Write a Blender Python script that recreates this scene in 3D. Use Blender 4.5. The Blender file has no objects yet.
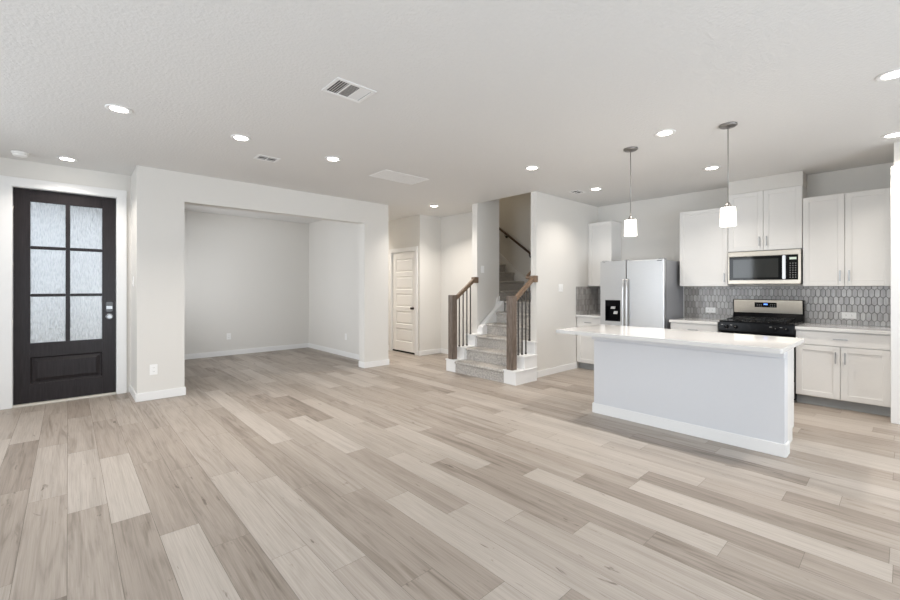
import bpy, bmesh, math, random
from mathutils import Vector, Matrix

S = bpy.context.scene
COL = S.collection
R = math.radians
random.seed(7)

# ------------------------------------------------------------------ camera
F_PX, HORIZON, EYE = 418.3, 287.5, 1.35
cam_d = bpy.data.cameras.new('camera')
cam_d.sensor_width = 36.0
cam_d.lens = F_PX / 900 * 36
cam_d.shift_y = -(300 - HORIZON) / 900
cam_d.clip_start = 0.02
cam = bpy.data.objects.new('camera', cam_d)
COL.objects.link(cam)
cam.location = (0, 0, EYE)
cam.rotation_euler = (R(90), 0, R(-42.405))
S.camera = cam

# ------------------------------------------------------------------ world, daylight, exposure
S.view_settings.view_transform = 'Standard'
S.view_settings.look = 'None'
S.view_settings.gamma = 1
S.view_settings.use_curve_mapping = False
S.view_settings.exposure = 0.45
S.cycles.use_denoising = True
S.cycles.max_bounces = 14
S.cycles.diffuse_bounces = 8
S.cycles.glossy_bounces = 5
S.cycles.transmission_bounces = 8
S.cycles.sample_clamp_indirect = 6
S.cycles.caustics_reflective = False
S.cycles.caustics_refractive = False

world = bpy.data.worlds.new('sky')
S.world = world
world.use_nodes = True
bg = world.node_tree.nodes['Background']
bg.inputs[0].default_value = (0.86, 0.93, 1.0, 1)
bg.inputs[1].default_value = 1.0


def window_light(name, loc, rot, sx, sy, power, col):
    d = bpy.data.lights.new(name, 'AREA')
    d.shape = 'RECTANGLE'
    d.size, d.size_y = sx, sy
    d.energy = power
    d.color = col
    o = bpy.data.objects.new(name, d)
    COL.objects.link(o)
    o.location = loc
    o.rotation_euler = rot


DAY = (0.87, 0.935, 1.0)
# daylight through the living-room windows behind the camera
window_light('daylight_west', (-2.68, 1.0, 1.45), (0, R(-90), 0), 1.75, 2.3, 72, DAY)
window_light('daylight_west', (-2.68, 4.4, 1.45), (0, R(-90), 0), 1.75, 2.3, 66, DAY)
window_light('daylight_south', (0.9, -2.68, 1.15), (R(90), 0, 0), 3.0, 2.2, 105, DAY)
window_light('daylight_south', (4.2, -2.68, 1.45), (R(90), 0, 0), 2.0, 1.6, 60, DAY)
# added lights out of view: one brightens the nook, one warms the stairwell
window_light('added_nook_light', (0.56, 7.9, 1.45), (0, R(-90), 0), 1.5, 1.5, 34, (0.95, 0.97, 1.0))
window_light('added_stairwell_light', (6.3, 6.6, 5.1), (0, 0, 0), 0.6, 0.6, 9, (1.0, 0.84, 0.62))
DOWNLIGHT_W = 7.5
WARM = (1.0, 0.93, 0.85)

# ------------------------------------------------------------------ dimensions
CEIL = 2.79
ENTRY_Y = 6.76        # wall with the front door
HEAD_Y = 6.13         # face of the wall with the wide opening
NICHE_Y = 9.12
HALL_X = 5.13
HALL_Y = 6.50
HALL_X2 = 5.68
STAIR_X = 5.17
KIT_Y = 3.745          # kitchen's left wall
KIT_X = 7.00          # kitchen's back wall
STAIR_R = 3.848
STAIR_L = 4.97
STAIR_FAR = 6.85
WEST_X, SOUTH_Y = -2.6, -2.6
PANTRY_X = 6.06


# ------------------------------------------------------------------ materials
def nodes_of(name):
    m = bpy.data.materials.new(name)
    m.use_nodes = True
    nt = m.node_tree
    return m, nt, nt.nodes['Principled BSDF']


def mat(name, col, rough=0.5, metal=0.0, noise=0.0, nscale=40.0, bump=0.0, bscale=200.0, spec=0.5,
        stretch=(1, 1, 1), bdist=0.002):
    m, nt, p = nodes_of(name)
    p.inputs['Base Color'].default_value = (*col, 1)
    p.inputs['Roughness'].default_value = rough
    p.inputs['Metallic'].default_value = metal
    p.inputs['Specular IOR Level'].default_value = spec
    tc = nt.nodes.new('ShaderNodeTexCoord')
    mp = nt.nodes.new('ShaderNodeMapping')
    mp.inputs['Scale'].default_value = stretch
    nt.links.new(tc.outputs['Object'], mp.inputs['Vector'])
    n = nt.nodes.new('ShaderNodeTexNoise')
    n.inputs['Scale'].default_value = nscale
    n.inputs['Detail'].default_value = 4
    nt.links.new(mp.outputs[0], n.inputs['Vector'])
    mx = nt.nodes.new('ShaderNodeMix')
    mx.data_type = 'RGBA'
    a = max(noise, 0.012)
    mx.inputs['A'].default_value = (*[c * (1 - a) for c in col], 1)
    mx.inputs['B'].default_value = (*[min(1, c * (1 + a)) for c in col], 1)
    nt.links.new(n.outputs['Fac'], mx.inputs['Factor'])
    nt.links.new(mx.outputs['Result'], p.inputs['Base Color'])
    if bump:
        n2 = nt.nodes.new('ShaderNodeTexNoise')
        n2.inputs['Scale'].default_value = bscale
        n2.inputs['Detail'].default_value = 3
        nt.links.new(mp.outputs[0], n2.inputs['Vector'])
        b = nt.nodes.new('ShaderNodeBump')
        b.inputs['Strength'].default_value = bump
        b.inputs['Distance'].default_value = bdist
        nt.links.new(n2.outputs['Fac'], b.inputs['Height'])
        nt.links.new(b.outputs[0], p.inputs['Normal'])
    return m


def emit(name, col, strength):
    m, nt, p = nodes_of(name)
    p.inputs['Base Color'].default_value = (*col, 1)
    p.inputs['Emission Color'].default_value = (*col, 1)
    p.inputs['Emission Strength'].default_value = strength
    return m


M = {}
M['wall'] = mat('wall_paint', (0.70, 0.685, 0.655), 0.75, bump=0.12, bscale=140, spec=0.25)
M['ceiling'] = mat('ceiling_paint', (0.72, 0.715, 0.705), 0.9, noise=0.02, nscale=60, bump=0.6, bscale=48, spec=0.1, bdist=0.006)
M['trim'] = mat('white_trim_paint', (0.80, 0.80, 0.795), 0.38)
M['door_white'] = mat('white_door_paint', (0.84, 0.83, 0.81), 0.42)
M['cabinet'] = mat('white_cabinet_paint', (0.735, 0.728, 0.712), 0.38)
M['island'] = mat('pale_island_paint', (0.645, 0.655, 0.68), 0.5, bump=0.05, bscale=140)
M['quartz'] = mat('white_quartz', (0.69, 0.685, 0.675), 0.07, noise=0.015, nscale=12)
M['toe'] = mat('grey_toe_kick', (0.33, 0.34, 0.345), 0.6)
M['steel'] = mat('brushed_steel', (0.56, 0.56, 0.56), 0.36, 1.0, noise=0.05, nscale=9, stretch=(1, 1, 26), bump=0.02, bscale=60)
M['warm_steel'] = mat('warm_brushed_steel', (0.40, 0.36, 0.305), 0.28, 1.0, noise=0.06, nscale=7, stretch=(1, 9, 1))
M['nickel'] = mat('satin_nickel', (0.30, 0.29, 0.28), 0.38, 1.0)
M['pull'] = mat('grey_nickel_pull', (0.36, 0.36, 0.36), 0.35, 0.9)
M['fridge_side'] = mat('grey_appliance_paint', (0.23, 0.235, 0.25), 0.32)
M['black'] = mat('black_enamel', (0.005, 0.005, 0.006), 0.16, spec=0.1)
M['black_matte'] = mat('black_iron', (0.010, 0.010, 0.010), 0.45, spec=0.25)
M['black_glass'] = mat('black_glass', (0.008, 0.0085, 0.009), 0.05, spec=0.2)
M['micro_window'] = mat('dim_oven_window', (0.03, 0.032, 0.031), 0.06, spec=0.35)
M['grey_mark'] = mat('grey_print', (0.35, 0.35, 0.35), 0.5)
M['dark_badge'] = mat('dark_badge_metal', (0.10, 0.10, 0.11), 0.3, 0.7)
M['paddle'] = mat('pale_plastic', (0.75, 0.75, 0.75), 0.3)
M['plate'] = mat('white_plastic', (0.86, 0.86, 0.85), 0.35)
M['slot'] = mat('dark_slot', (0.10, 0.10, 0.10), 0.6)
M['duct'] = mat('dark_duct', (0.045, 0.045, 0.05), 0.8)
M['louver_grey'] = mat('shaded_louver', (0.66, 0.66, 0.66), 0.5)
M['bronze'] = mat('dark_bronze', (0.05, 0.042, 0.036), 0.35, 0.8)
M['iron'] = mat('dark_iron_baluster', (0.075, 0.068, 0.062), 0.42, 0.6)
M['door_dark'] = mat('espresso_door', (0.024, 0.0205, 0.022), 0.30, spec=0.16, noise=0.55, nscale=16, stretch=(6, 6, 0.35), bump=0.15, bscale=50)
M['lock_black'] = mat('black_lock', (0.012, 0.012, 0.013), 0.25)
M['lock_grey'] = mat('grey_lock_metal', (0.36, 0.37, 0.38), 0.35, 0.9)
M['rail_dark'] = mat('dark_handrail_wood', (0.055, 0.028, 0.014), 0.4, noise=0.3, nscale=30, stretch=(6, 1, 1))
M['concrete'] = mat('porch_concrete', (0.52, 0.48, 0.42), 0.85, noise=0.1, nscale=8)
M['soffit_out'] = mat('porch_soffit', (0.5, 0.5, 0.5), 0.8)
M['threshold'] = mat('pale_threshold', (0.62, 0.59, 0.53), 0.45)
M['hinge'] = mat('nickel_hinge', (0.5, 0.5, 0.5), 0.35, 0.9)
M['subfloor'] = mat('plank_joint', (0.16, 0.14, 0.12), 0.8)
M['grout'] = mat('tile_grout', (0.13, 0.125, 0.12), 0.8)
M['lamp_lens'] = emit('lit_lens', (1.0, 0.93, 0.82), 14)
M['lamp_shade'] = emit('lit_glass_shade', (1.0, 0.95, 0.86), 1.6)
M['clock'] = emit('blue_clock_digits', (0.12, 0.3, 1.0), 1.5)
M['lcd'] = emit('pale_display', (0.5, 0.58, 0.5), 0.25)


def wood_mat(name, dark, light, stretch, scale=9):
    m, nt, p = nodes_of(name)
    tc = nt.nodes.new('ShaderNodeTexCoord')
    mp = nt.nodes.new('ShaderNodeMapping')
    mp.inputs['Scale'].default_value = stretch
    nt.links.new(tc.outputs['Object'], mp.inputs['Vector'])
    n = nt.nodes.new('ShaderNodeTexNoise')
    n.inputs['Scale'].default_value = scale
    n.inputs['Detail'].default_value = 8
    n.inputs['Distortion'].default_value = 0.8
    nt.links.new(mp.outputs[0], n.inputs['Vector'])
    r = nt.nodes.new('ShaderNodeValToRGB')
    r.color_ramp.elements[0].position = 0.30
    r.color_ramp.elements[0].color = (*dark, 1)
    r.color_ramp.elements[1].position = 0.70
    r.color_ramp.elements[1].color = (*light, 1)
    nt.links.new(n.outputs['Fac'], r.inputs['Fac'])
    nt.links.new(r.outputs[0], p.inputs['Base Color'])
    p.inputs['Roughness'].default_value = 0.45
    return m


M['newel'] = wood_mat('brown_newel_wood', (0.085, 0.064, 0.050), (0.22, 0.172, 0.138), (8, 8, 0.7))
M['rail'] = wood_mat('brown_rail_wood', (0.12, 0.078, 0.05), (0.27, 0.185, 0.125), (1, 9, 9))


def floor_mat():
    """oak-look planks: every plank carries its own tone (r), grain offset (g) and figure amount (b)"""
    m, nt, p = nodes_of('oak_vinyl_plank')
    N, L = nt.nodes.new, nt.links.new
    att = N('ShaderNodeAttribute'); att.attribute_name = 'plank'
    sep = N('ShaderNodeSeparateColor'); L(att.outputs['Color'], sep.inputs[0])
    tc = N('ShaderNodeTexCoord')
    offm = N('ShaderNodeMath'); offm.operation = 'MULTIPLY'; offm.inputs[1].default_value = 37.0
    L(sep.outputs[1], offm.inputs[0])
    comb = N('ShaderNodeCombineXYZ'); L(offm.outputs[0], comb.inputs[0]); L(offm.outputs[0], comb.inputs[2])
    L(offm.outputs[0], comb.inputs[1])
    add = N('ShaderNodeVectorMath'); add.operation = 'ADD'
    L(tc.outputs['Object'], add.inputs[0]); L(comb.outputs[0], add.inputs[1])

    def noise(sc, scale, detail, dist=0.0, rough=0.55):
        mp = N('ShaderNodeMapping'); mp.inputs['Scale'].default_value = sc
        L(add.outputs[0], mp.inputs['Vector'])
        n = N('ShaderNodeTexNoise'); n.inputs['Scale'].default_value = scale
        n.inputs['Detail'].default_value = detail; n.inputs['Distortion'].default_value = dist
        n.inputs['Roughness'].default_value = rough
        L(mp.outputs[0], n.inputs['Vector'])
        return n.outputs['Fac']

    def ramp(fac, stops):
        r = N('ShaderNodeValToRGB')
        e = r.color_ramp.elements
        e[0].position, e[0].color = stops[0][0], (*stops[0][1], 1)
        e[1].position, e[1].color = stops[-1][0], (*stops[-1][1], 1)
        for s in stops[1:-1]:
            q = e.new(s[0]); q.color = (*s[1], 1)
        L(fac, r.inputs['Fac'])
        return r.outputs['Color']

    def mult(a, b, f=1.0):
        x = N('ShaderNodeMix'); x.data_type = 'RGBA'; x.blend_type = 'MULTIPLY'
        if isinstance(f, float): x.inputs['Factor'].default_value = f
        else: L(f, x.inputs['Factor'])
        L(a, x.inputs['A']); L(b, x.inputs['B'])
        return x.outputs['Result']
    base = ramp(sep.outputs[0], [(0.0, (0.272, 0.229, 0.193)), (0.5, (0.355, 0.308, 0.266)), (1.0, (0.452, 0.408, 0.365))])
    fine = ramp(noise((30, 0.55, 1), 6, 7, 0.25), [(0.30, (0.84, 0.83, 0.82)), (0.62, (1.05, 1.05, 1.05))])
    broad = ramp(noise((7, 0.5, 1), 2.4, 5, 1.3), [(0.34, (0.62, 0.60, 0.57)), (0.50, (0.97, 0.97, 0.97)), (0.7, (1.07, 1.07, 1.07))])
    mp = N('ShaderNodeMapping'); mp.inputs['Scale'].default_value = (1, 0.03, 1)
    L(add.outputs[0], mp.inputs['Vector'])
    wv = N('ShaderNodeTexWave'); wv.wave_type = 'RINGS'; wv.inputs['Scale'].default_value = 7
    wv.inputs['Distortion'].default_value = 6; wv.inputs['Detail'].default_value = 3
    wv.inputs['Detail Scale'].default_value = 1.6
    L(mp.outputs[0], wv.inputs['Vector'])
    rings = ramp(wv.outputs['Fac'], [(0.0, (0.84, 0.83, 0.82)), (0.35, (1, 1, 1)), (1.0, (1.02, 1.02, 1.02))])
    knot = ramp(noise((9, 2.2, 1), 2.6, 3, 0.6), [(0.25, (0.30, 0.27, 0.24)), (0.32, (1, 1, 1)), (1.0, (1, 1, 1))])
    c = mult(base, fine)
    c = mult(c, broad, sep.outputs[2])
    c = mult(c, rings, 0.55)
    c = mult(c, knot, 0.75)
    L(c, p.inputs['Base Color'])
    p.inputs['Roughness'].default_value = 0.42
    p.inputs['Specular IOR Level'].default_value = 0.4
    b = N('ShaderNodeBump'); b.inputs['Strength'].default_value = 0.08; b.inputs['Distance'].default_value = 0.001
    L(noise((30, 0.55, 1), 6, 7, 0.25), b.inputs['Height'])
    L(b.outputs[0], p.inputs['Normal'])
    return m


M['floor'] = floor_mat()


def carpet_mat():
    m, nt, p = nodes_of('grey_loop_carpet')
    N, L = nt.nodes.new, nt.links.new
    tc = N('ShaderNodeTexCoord')
    n = N('ShaderNodeTexNoise'); n.inputs['Scale'].default_value = 55; n.inputs['Detail'].default_value = 6
    n.inputs['Roughness'].default_value = 0.75
    L(tc.outputs['Object'], n.inputs['Vector'])
    r = N('ShaderNodeValToRGB')
    r.color_ramp.elements[0].position = 0.36; r.color_ramp.elements[0].color = (0.27, 0.255, 0.24, 1)
    r.color_ramp.elements[1].position = 0.66; r.color_ramp.elements[1].color = (0.68, 0.645, 0.60, 1)
    L(n.outputs['Fac'], r.inputs['Fac']); L(r.outputs[0], p.inputs['Base Color'])
    p.inputs['Roughness'].default_value = 0.95
    p.inputs['Specular IOR Level'].default_value = 0.1
    n2 = N('ShaderNodeTexNoise'); n2.inputs['Scale'].default_value = 220; n2.inputs['Detail'].default_value = 2
    L(tc.outputs['Object'], n2.inputs['Vector'])
    b = N('ShaderNodeBump'); b.inputs['Strength'].default_value = 0.8; b.inputs['Distance'].default_value = 0.006
    L(n2.outputs['Fac'], b.inputs['Height']); L(b.outputs[0], p.inputs['Normal'])
    return m


M['carpet'] = carpet_mat()


def tile_mat():
    m, nt, p = nodes_of('grey_picket_tile')
    N, L = nt.nodes.new, nt.links.new
    g = N('ShaderNodeNewGeometry')
    r = N('ShaderNodeValToRGB')
    r.color_ramp.elements[0].color = (0.30, 0.283, 0.268, 1)
    r.color_ramp.elements[1].color = (0.47, 0.452, 0.436, 1)
    L(g.outputs['Random Per Island'], r.inputs['Fac'])
    tc = N('ShaderNodeTexCoord')
    mp = N('ShaderNodeMapping'); mp.inputs['Scale'].default_value = (1, 3, 0.6)
    L(tc.outputs['Object'], mp.inputs['Vector'])
    n = N('ShaderNodeTexNoise'); n.inputs['Scale'].default_value = 18; n.inputs['Detail'].default_value = 5
    L(mp.outputs[0], n.inputs['Vector'])
    r2 = N('ShaderNodeValToRGB')
    r2.color_ramp.elements[0].position = 0.3; r2.color_ramp.elements[0].color = (0.85, 0.85, 0.85, 1)
    r2.color_ramp.elements[1].position = 0.7; r2.color_ramp.elements[1].color = (1.1, 1.1, 1.1, 1)
    L(n.outputs['Fac'], r2.inputs['Fac'])
    x = N('ShaderNodeMix'); x.data_type = 'RGBA'; x.blend_type = 'MULTIPLY'; x.inputs['Factor'].default_value = 1
    L(r.outputs[0], x.inputs['A']); L(r2.outputs[0], x.inputs['B'])
    L(x.outputs['Result'], p.inputs['Base Color'])
    p.inputs['Roughness'].default_value = 0.22
    return m


M['tile'] = tile_mat()


def rain_glass():
    m, nt, p = nodes_of('rain_glass')
    N, L = nt.nodes.new, nt.links.new
    p.inputs['Base Color'].default_value = (0.93, 0.96, 0.98, 1)
    p.inputs['Transmission Weight'].default_value = 1.0
    p.inputs['Roughness'].default_value = 0.28
    p.inputs['IOR'].default_value = 1.35
    tc = N('ShaderNodeTexCoord')
    mp = N('ShaderNodeMapping'); mp.inputs['Scale'].default_value = (1, 1, 0.16)
    L(tc.outputs['Object'], mp.inputs['Vector'])
    n = N('ShaderNodeTexNoise'); n.inputs['Scale'].default_value = 75; n.inputs['Detail'].default_value = 4
    n.inputs['Roughness'].default_value = 0.65
    L(mp.outputs[0], n.inputs['Vector'])
    b = N('ShaderNodeBump'); b.inputs['Strength'].default_value = 1.0; b.inputs['Distance'].default_value = 0.03
    L(n.outputs['Fac'], b.inputs['Height']); L(b.outputs[0], p.inputs['Normal'])
    n3 = N('ShaderNodeTexNoise'); n3.inputs['Scale'].default_value = 120; n3.inputs['Detail'].default_value = 3
    L(mp.outputs[0], n3.inputs['Vector'])
    rr = N('ShaderNodeValToRGB')
    rr.color_ramp.elements[0].position = 0.33; rr.color_ramp.elements[0].color = (0.62, 0.65, 0.68, 1)
    rr.color_ramp.elements[1].position = 0.60; rr.color_ramp.elements[1].color = (0.97, 0.985, 1.0, 1)
    L(n3.outputs['Fac'], rr.inputs['Fac']); L(rr.outputs[0], p.inputs['Base Color'])
    return m


M['rain_glass'] = rain_glass()


def clear_glass():
    m = bpy.data.materials.new('window_glass')
    m.use_nodes = True
    nt = m.node_tree
    for n in list(nt.nodes):
        nt.nodes.remove(n)
    N, L = nt.nodes.new, nt.links.new
    out = N('ShaderNodeOutputMaterial')
    t = N('ShaderNodeBsdfTransparent'); g = N('ShaderNodeBsdfGlossy'); g.inputs['Roughness'].default_value = 0.02
    fr = N('ShaderNodeFresnel'); fr.inputs['IOR'].default_value = 1.3
    mx = N('ShaderNodeMixShader')
    L(fr.outputs[0], mx.inputs[0]); L(t.outputs[0], mx.inputs[1]); L(g.outputs[0], mx.inputs[2])
    L(mx.outputs[0], out.inputs['Surface'])
    return m


M['glass'] = clear_glass()

# ------------------------------------------------------------------ mesh helpers
ORIGIN = {}


class MB:
    """collects shapes; build() links them as ONE mesh object"""

    def __init__(self):
        self.bm = bmesh.new()

    def _join(self, t):
        me = bpy.data.meshes.new('tmp')
        t.to_mesh(me)
        self.bm.from_mesh(me)
        bpy.data.meshes.remove(me)
        t.free()

    def box(self, x0, x1, y0, y1, z0, z1, bev=0.0, seg=2):
        t = bmesh.new()
        bmesh.ops.create_cube(t, size=1)
        sx, sy, sz = abs(x1 - x0), abs(y1 - y0), abs(z1 - z0)
        for v in t.verts:
            v.co = ((x0 + x1) / 2 + v.co.x * sx, (y0 + y1) / 2 + v.co.y * sy, (z0 + z1) / 2 + v.co.z * sz)
        if bev:
            bmesh.ops.bevel(t, geom=list(t.edges), offset=min(bev, 0.45 * min(sx, sy, sz)), segments=seg, affect='EDGES')
        self._join(t)
        return self

    def lathe(self, prof, center=(0, 0, 0), seg=32, axis='Z'):
        """prof: list of (radius, height) from one end to the other"""
        t = bmesh.new()
        rings = []
        for r, h in prof:
            ring = []
            for k in range(seg):
                a = 2 * math.pi * k / seg
                c, s = max(r, 1e-4) * math.cos(a), max(r, 1e-4) * math.sin(a)
                p = {'Z': (c, s, h), 'X': (h, c, s), 'Y': (c, h, s)}[axis]
                ring.append(t.verts.new(Vector(p) + Vector(center)))
            rings.append(ring)
        for i in range(len(rings) - 1):
            ang = abs(prof[i][0] - prof[i + 1][0]) < abs(prof[i][1] - prof[i + 1][1]) * 3
            for k in range(seg):
                f = t.faces.new((rings[i][k], rings[i][(k + 1) % seg], rings[i + 1][(k + 1) % seg], rings[i + 1][k]))
                f.smooth = ang
        t.faces.new(rings[0]); t.faces.new(rings[-1])
        bmesh.ops.recalc_face_normals(t, faces=list(t.faces))
        self._join(t)
        return self

    def tube(self, pts, r, seg=12):
        t = bmesh.new()
        pts = [Vector(p) for p in pts]
        rings = []
        for i, p in enumerate(pts):
            d = (pts[min(i + 1, len(pts) - 1)] - pts[max(i - 1, 0)]).normalized()
            up = Vector((0, 0, 1)) if abs(d.z) < 0.9 else Vector((1, 0, 0))
            u = d.cross(up).normalized(); w = d.cross(u)
            rings.append([t.verts.new(p + (u * math.cos(2 * math.pi * k / seg) + w * math.sin(2 * math.pi * k / seg)) * r) for k in range(seg)])
        for i in range(len(rings) - 1):
            for k in range(seg):
                t.faces.new((rings[i][k], rings[i][(k + 1) % seg], rings[i + 1][(k + 1) % seg], rings[i + 1][k])).smooth = True
        t.faces.new(rings[0]); t.faces.new(rings[-1])
        bmesh.ops.recalc_face_normals(t, faces=list(t.faces))
        self._join(t)
        return self

    def prism(self, poly, axis, a, b, bev=0.0):
        """poly of 2-D points extruded along axis from a to b.  axis Y: (x,z); X: (y,z); Z: (x,y)"""
        t = bmesh.new()
        def P(u, v, w):
            return {'Y': (u, w, v), 'X': (w, u, v), 'Z': (u, v, w)}[axis]
        A = [t.verts.new(P(u, v, a)) for u, v in poly]
        B = [t.verts.new(P(u, v, b)) for u, v in poly]
        n = len(poly)
        t.faces.new(A); t.faces.new(B)
        for k in range(n):
            t.faces.new((A[k], A[(k + 1) % n], B[(k + 1) % n], B[k]))
        bmesh.ops.recalc_face_normals(t, faces=list(t.faces))
        if bev:
            bmesh.ops.bevel(t, geom=list(t.edges), offset=bev, segments=2, affect='EDGES')
        self._join(t)
        return self

    def build(self, name, m, parent=None, origin=None):
        if parent is not None:
            o0 = ORIGIN.get(parent.name, Vector((0, 0, 0)))
        else:
            o0 = Vector(origin) if origin is not None else Vector((0, 0, 0))
        bmesh.ops.translate(self.bm, verts=list(self.bm.verts), vec=-o0)
        me = bpy.data.meshes.new(name)
        self.bm.to_mesh(me)
        self.bm.free()
        me.materials.append(m)
        o = bpy.data.objects.new(name, me)
        COL.objects.link(o)
        if parent is not None:
            o.parent = parent
        else:
            o.location = o0
        ORIGIN[o.name] = o0
        return o


def tag(o, label=None, cat=None, group=None, kind=None):
    if label: o['label'] = label
    if cat: o['category'] = cat
    if group: o['group'] = group
    if kind: o['kind'] = kind
    return o


def thing(name, loc, label, cat, group=None, local=False, rz=0.0, kind=None):
    o = bpy.data.objects.new(name, None)
    o.empty_display_size = 0.05
    COL.objects.link(o)
    o.location = loc
    o.rotation_euler = (0, 0, rz)
    ORIGIN[o.name] = Vector((0, 0, 0)) if local else Vector(loc)
    return tag(o, label, cat, group, kind)


def copy_tree(o, parent=None):
    c = o.copy()
    COL.objects.link(c)
    if parent is not None:
        c.parent = parent
    ORIGIN[c.name] = ORIGIN.get(o.name, Vector((0, 0, 0)))
    for ch in list(o.children):
        copy_tree(ch, c)
    return c


def struct(name, mb, m, label, cat='wall'):
    return tag(mb.build(name, m), label, cat, kind='structure')


def wall_x(mb, y0, y1, x0, x1, z0=0, z1=CEIL, holes=()):
    """wall along X between x0 and x1, y0..y1 thick, with (u0,u1,z0,z1) openings"""
    us = sorted({x0, x1, *[h[0] for h in holes], *[h[1] for h in holes]})
    for a, b in zip(us, us[1:]):
        inside = [h for h in holes if h[0] <= a + 1e-6 and h[1] >= b - 1e-6]
        if not inside:
            mb.box(a, b, y0, y1, z0, z1)
        else:
            h = inside[0]
            if h[2] > z0: mb.box(a, b, y0, y1, z0, h[2])
            if h[3] < z1: mb.box(a, b, y0, y1, h[3], z1)
    return mb


def wall_y(mb, x0, x1, y0, y1, z0=0, z1=CEIL, holes=()):
    us = sorted({y0, y1, *[h[0] for h in holes], *[h[1] for h in holes]})
    for a, b in zip(us, us[1:]):
        inside = [h for h in holes if h[0] <= a + 1e-6 and h[1] >= b - 1e-6]
        if not inside:
            mb.box(x0, x1, a, b, z0, z1)
        else:
            h = inside[0]
            if h[2] > z0: mb.box(x0, x1, a, b, z0, h[2])
            if h[3] < z1: mb.box(x0, x1, a, b, h[3], z1)
    return mb


# ------------------------------------------------------------------ floor (planks run along Y)
def unproject(px, py):
    a = R(42.405)
    f = (math.sin(a), math.cos(a)); r = (math.cos(a), -math.sin(a))
    k = (px - 450) / F_PX
    d = (f[0] + r[0] * k, f[1] + r[1] * k)
    t = EYE / ((py - HORIZON) / F_PX)
    return d[0] * t, d[1] * t


PW, PL, PX0 = 0.1855, 1.22, -0.003
JOINTS = [(15, 492), (49, 498.5), (89, 508.5), (133, 517.5), (181, 529), (228, 541.6), (291, 551.6), (353, 562),
          (307, 485.6), (422.4, 574.4), (496, 587.6), (461, 507), (519, 513.6), (585.6, 524.4), (655, 533.6),
          (591, 597), (637, 482), (698, 486), (782, 499.6), (727, 542.4), (805, 552), (889, 562)]
TONES = [(124, 500, .95), (87, 490, .9), (48, 485, .8), (145, 560, .28), (87, 560, .5), (35, 560, .5), (8, 540, .45),
         (200, 560, .92), (155, 500, .45), (185, 500, .35), (230, 510, .35), (265, 580, .2), (260, 500, .85), (275, 530, .85), (310, 575, .85),
         (320, 525, .9), (355, 545, .5), (350, 590, .7), (340, 500, .35), (385, 505, .4), (385, 560, .35), (440, 535, .28),
         (410, 590, .4), (500, 545, .9), (540, 595, .9), (450, 490, .85), (500, 500, .85), (545, 520, .35), (560, 530, .7),
         (620, 515, .3), (640, 550, .25), (700, 560, .25), (600, 570, .75), (680, 520, .85), (600, 500, .9), (640, 495, .9),
         (760, 530, .95), (700, 490, .75), (820, 540, .25), (780, 560, .2), (850, 510, .2), (840, 530, .6), (740, 590, .8), (860, 470, .45)]


def build_floor():
    y_lo, y_hi = SOUTH_Y, NICHE_Y + 0.1
    i_lo = math.floor((WEST_X - PX0) / PW)
    i_hi = math.ceil((7.1 - PX0) / PW)
    anch = {}
    for px, py in JOINTS:
        x, y = unproject(px, py)
        anch.setdefault(math.floor((x - PX0) / PW), y)
    tones = [(unproject(a, b), t) for a, b, t in TONES]
    bm = bmesh.new()
    lay = bm.loops.layers.float_color.new('plank')
    rnd = random.Random(11)
    g = 0.0008
    for i in range(i_lo, i_hi):
        xa, xb = PX0 + i * PW + g, PX0 + (i + 1) * PW - g
        start = anch.get(i, rnd.uniform(0, PL))
        start -= math.ceil((start - y_lo) / PL) * PL
        y = start
        while y < y_hi:
            ya, yb = y + g, y + PL - g
            tone = min(1, max(0, rnd.gauss(0.55, 0.25)))
            for (tx, ty), t in tones:
                if xa <= tx <= xb and ya <= ty <= yb:
                    tone = t
            col = (tone, rnd.random(), min(1, max(0.15, 1.1 - tone + rnd.uniform(-.25, .25))), 1)
            y += PL
            vs = [(xa, ya), (xb, ya), (xb, yb), (xa, yb)]
            vs = [(min(max(a, WEST_X), 7.05), min(max(b, y_lo), y_hi)) for a, b in vs]
            if vs[1][0] - vs[0][0] < 1e-4 or vs[2][1] - vs[1][1] < 1e-4:
                continue
            f = bm.faces.new([bm.verts.new((a, b, 0)) for a, b in vs])
            for lp in f.loops:
                lp[lay] = col
    # joint bed just below and the slab edge
    me = bpy.data.meshes.new('floor')
    b2 = MB()
    b2.box(WEST_X - 0.15, 7.15, SOUTH_Y - 0.15, NICHE_Y + 0.2, -0.12, -0.0015)
    n0 = len(bm.faces)
    tmp = bpy.data.meshes.new('tmp'); b2.bm.to_mesh(tmp); b2.bm.free()
    bm.from_mesh(tmp); bpy.data.meshes.remove(tmp)
    bm.faces.ensure_lookup_table()
    for f in bm.faces[n0:]:
        f.material_index = 1
    bm.to_mesh(me); bm.free()
    me.materials.append(M['floor']); me.materials.append(M['subfloor'])
    o = bpy.data.objects.new('floor', me)
    COL.objects.link(o)
    tag(o, 'pale grey brown oak plank floor running through the whole room', 'floor', kind='structure')


build_floor()

# ------------------------------------------------------------------ ceiling (open over the stairs)
mb = MB()
E1 = 9.3
mb.box(WEST_X - 0.12, STAIR_X, SOUTH_Y - 0.12, E1, CEIL, CEIL + 0.3)
mb.box(STAIR_X, KIT_X + 0.12, SOUTH_Y - 0.12, STAIR_R - 0.06, CEIL, CEIL + 0.3)
mb.box(STAIR_X, HALL_X2 + 0.06, STAIR_L + 0.06, E1, CEIL, CEIL + 0.3)
struct('ceiling', mb, M['ceiling'], 'white textured ceiling over the open living room and kitchen', 'ceiling')

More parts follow.
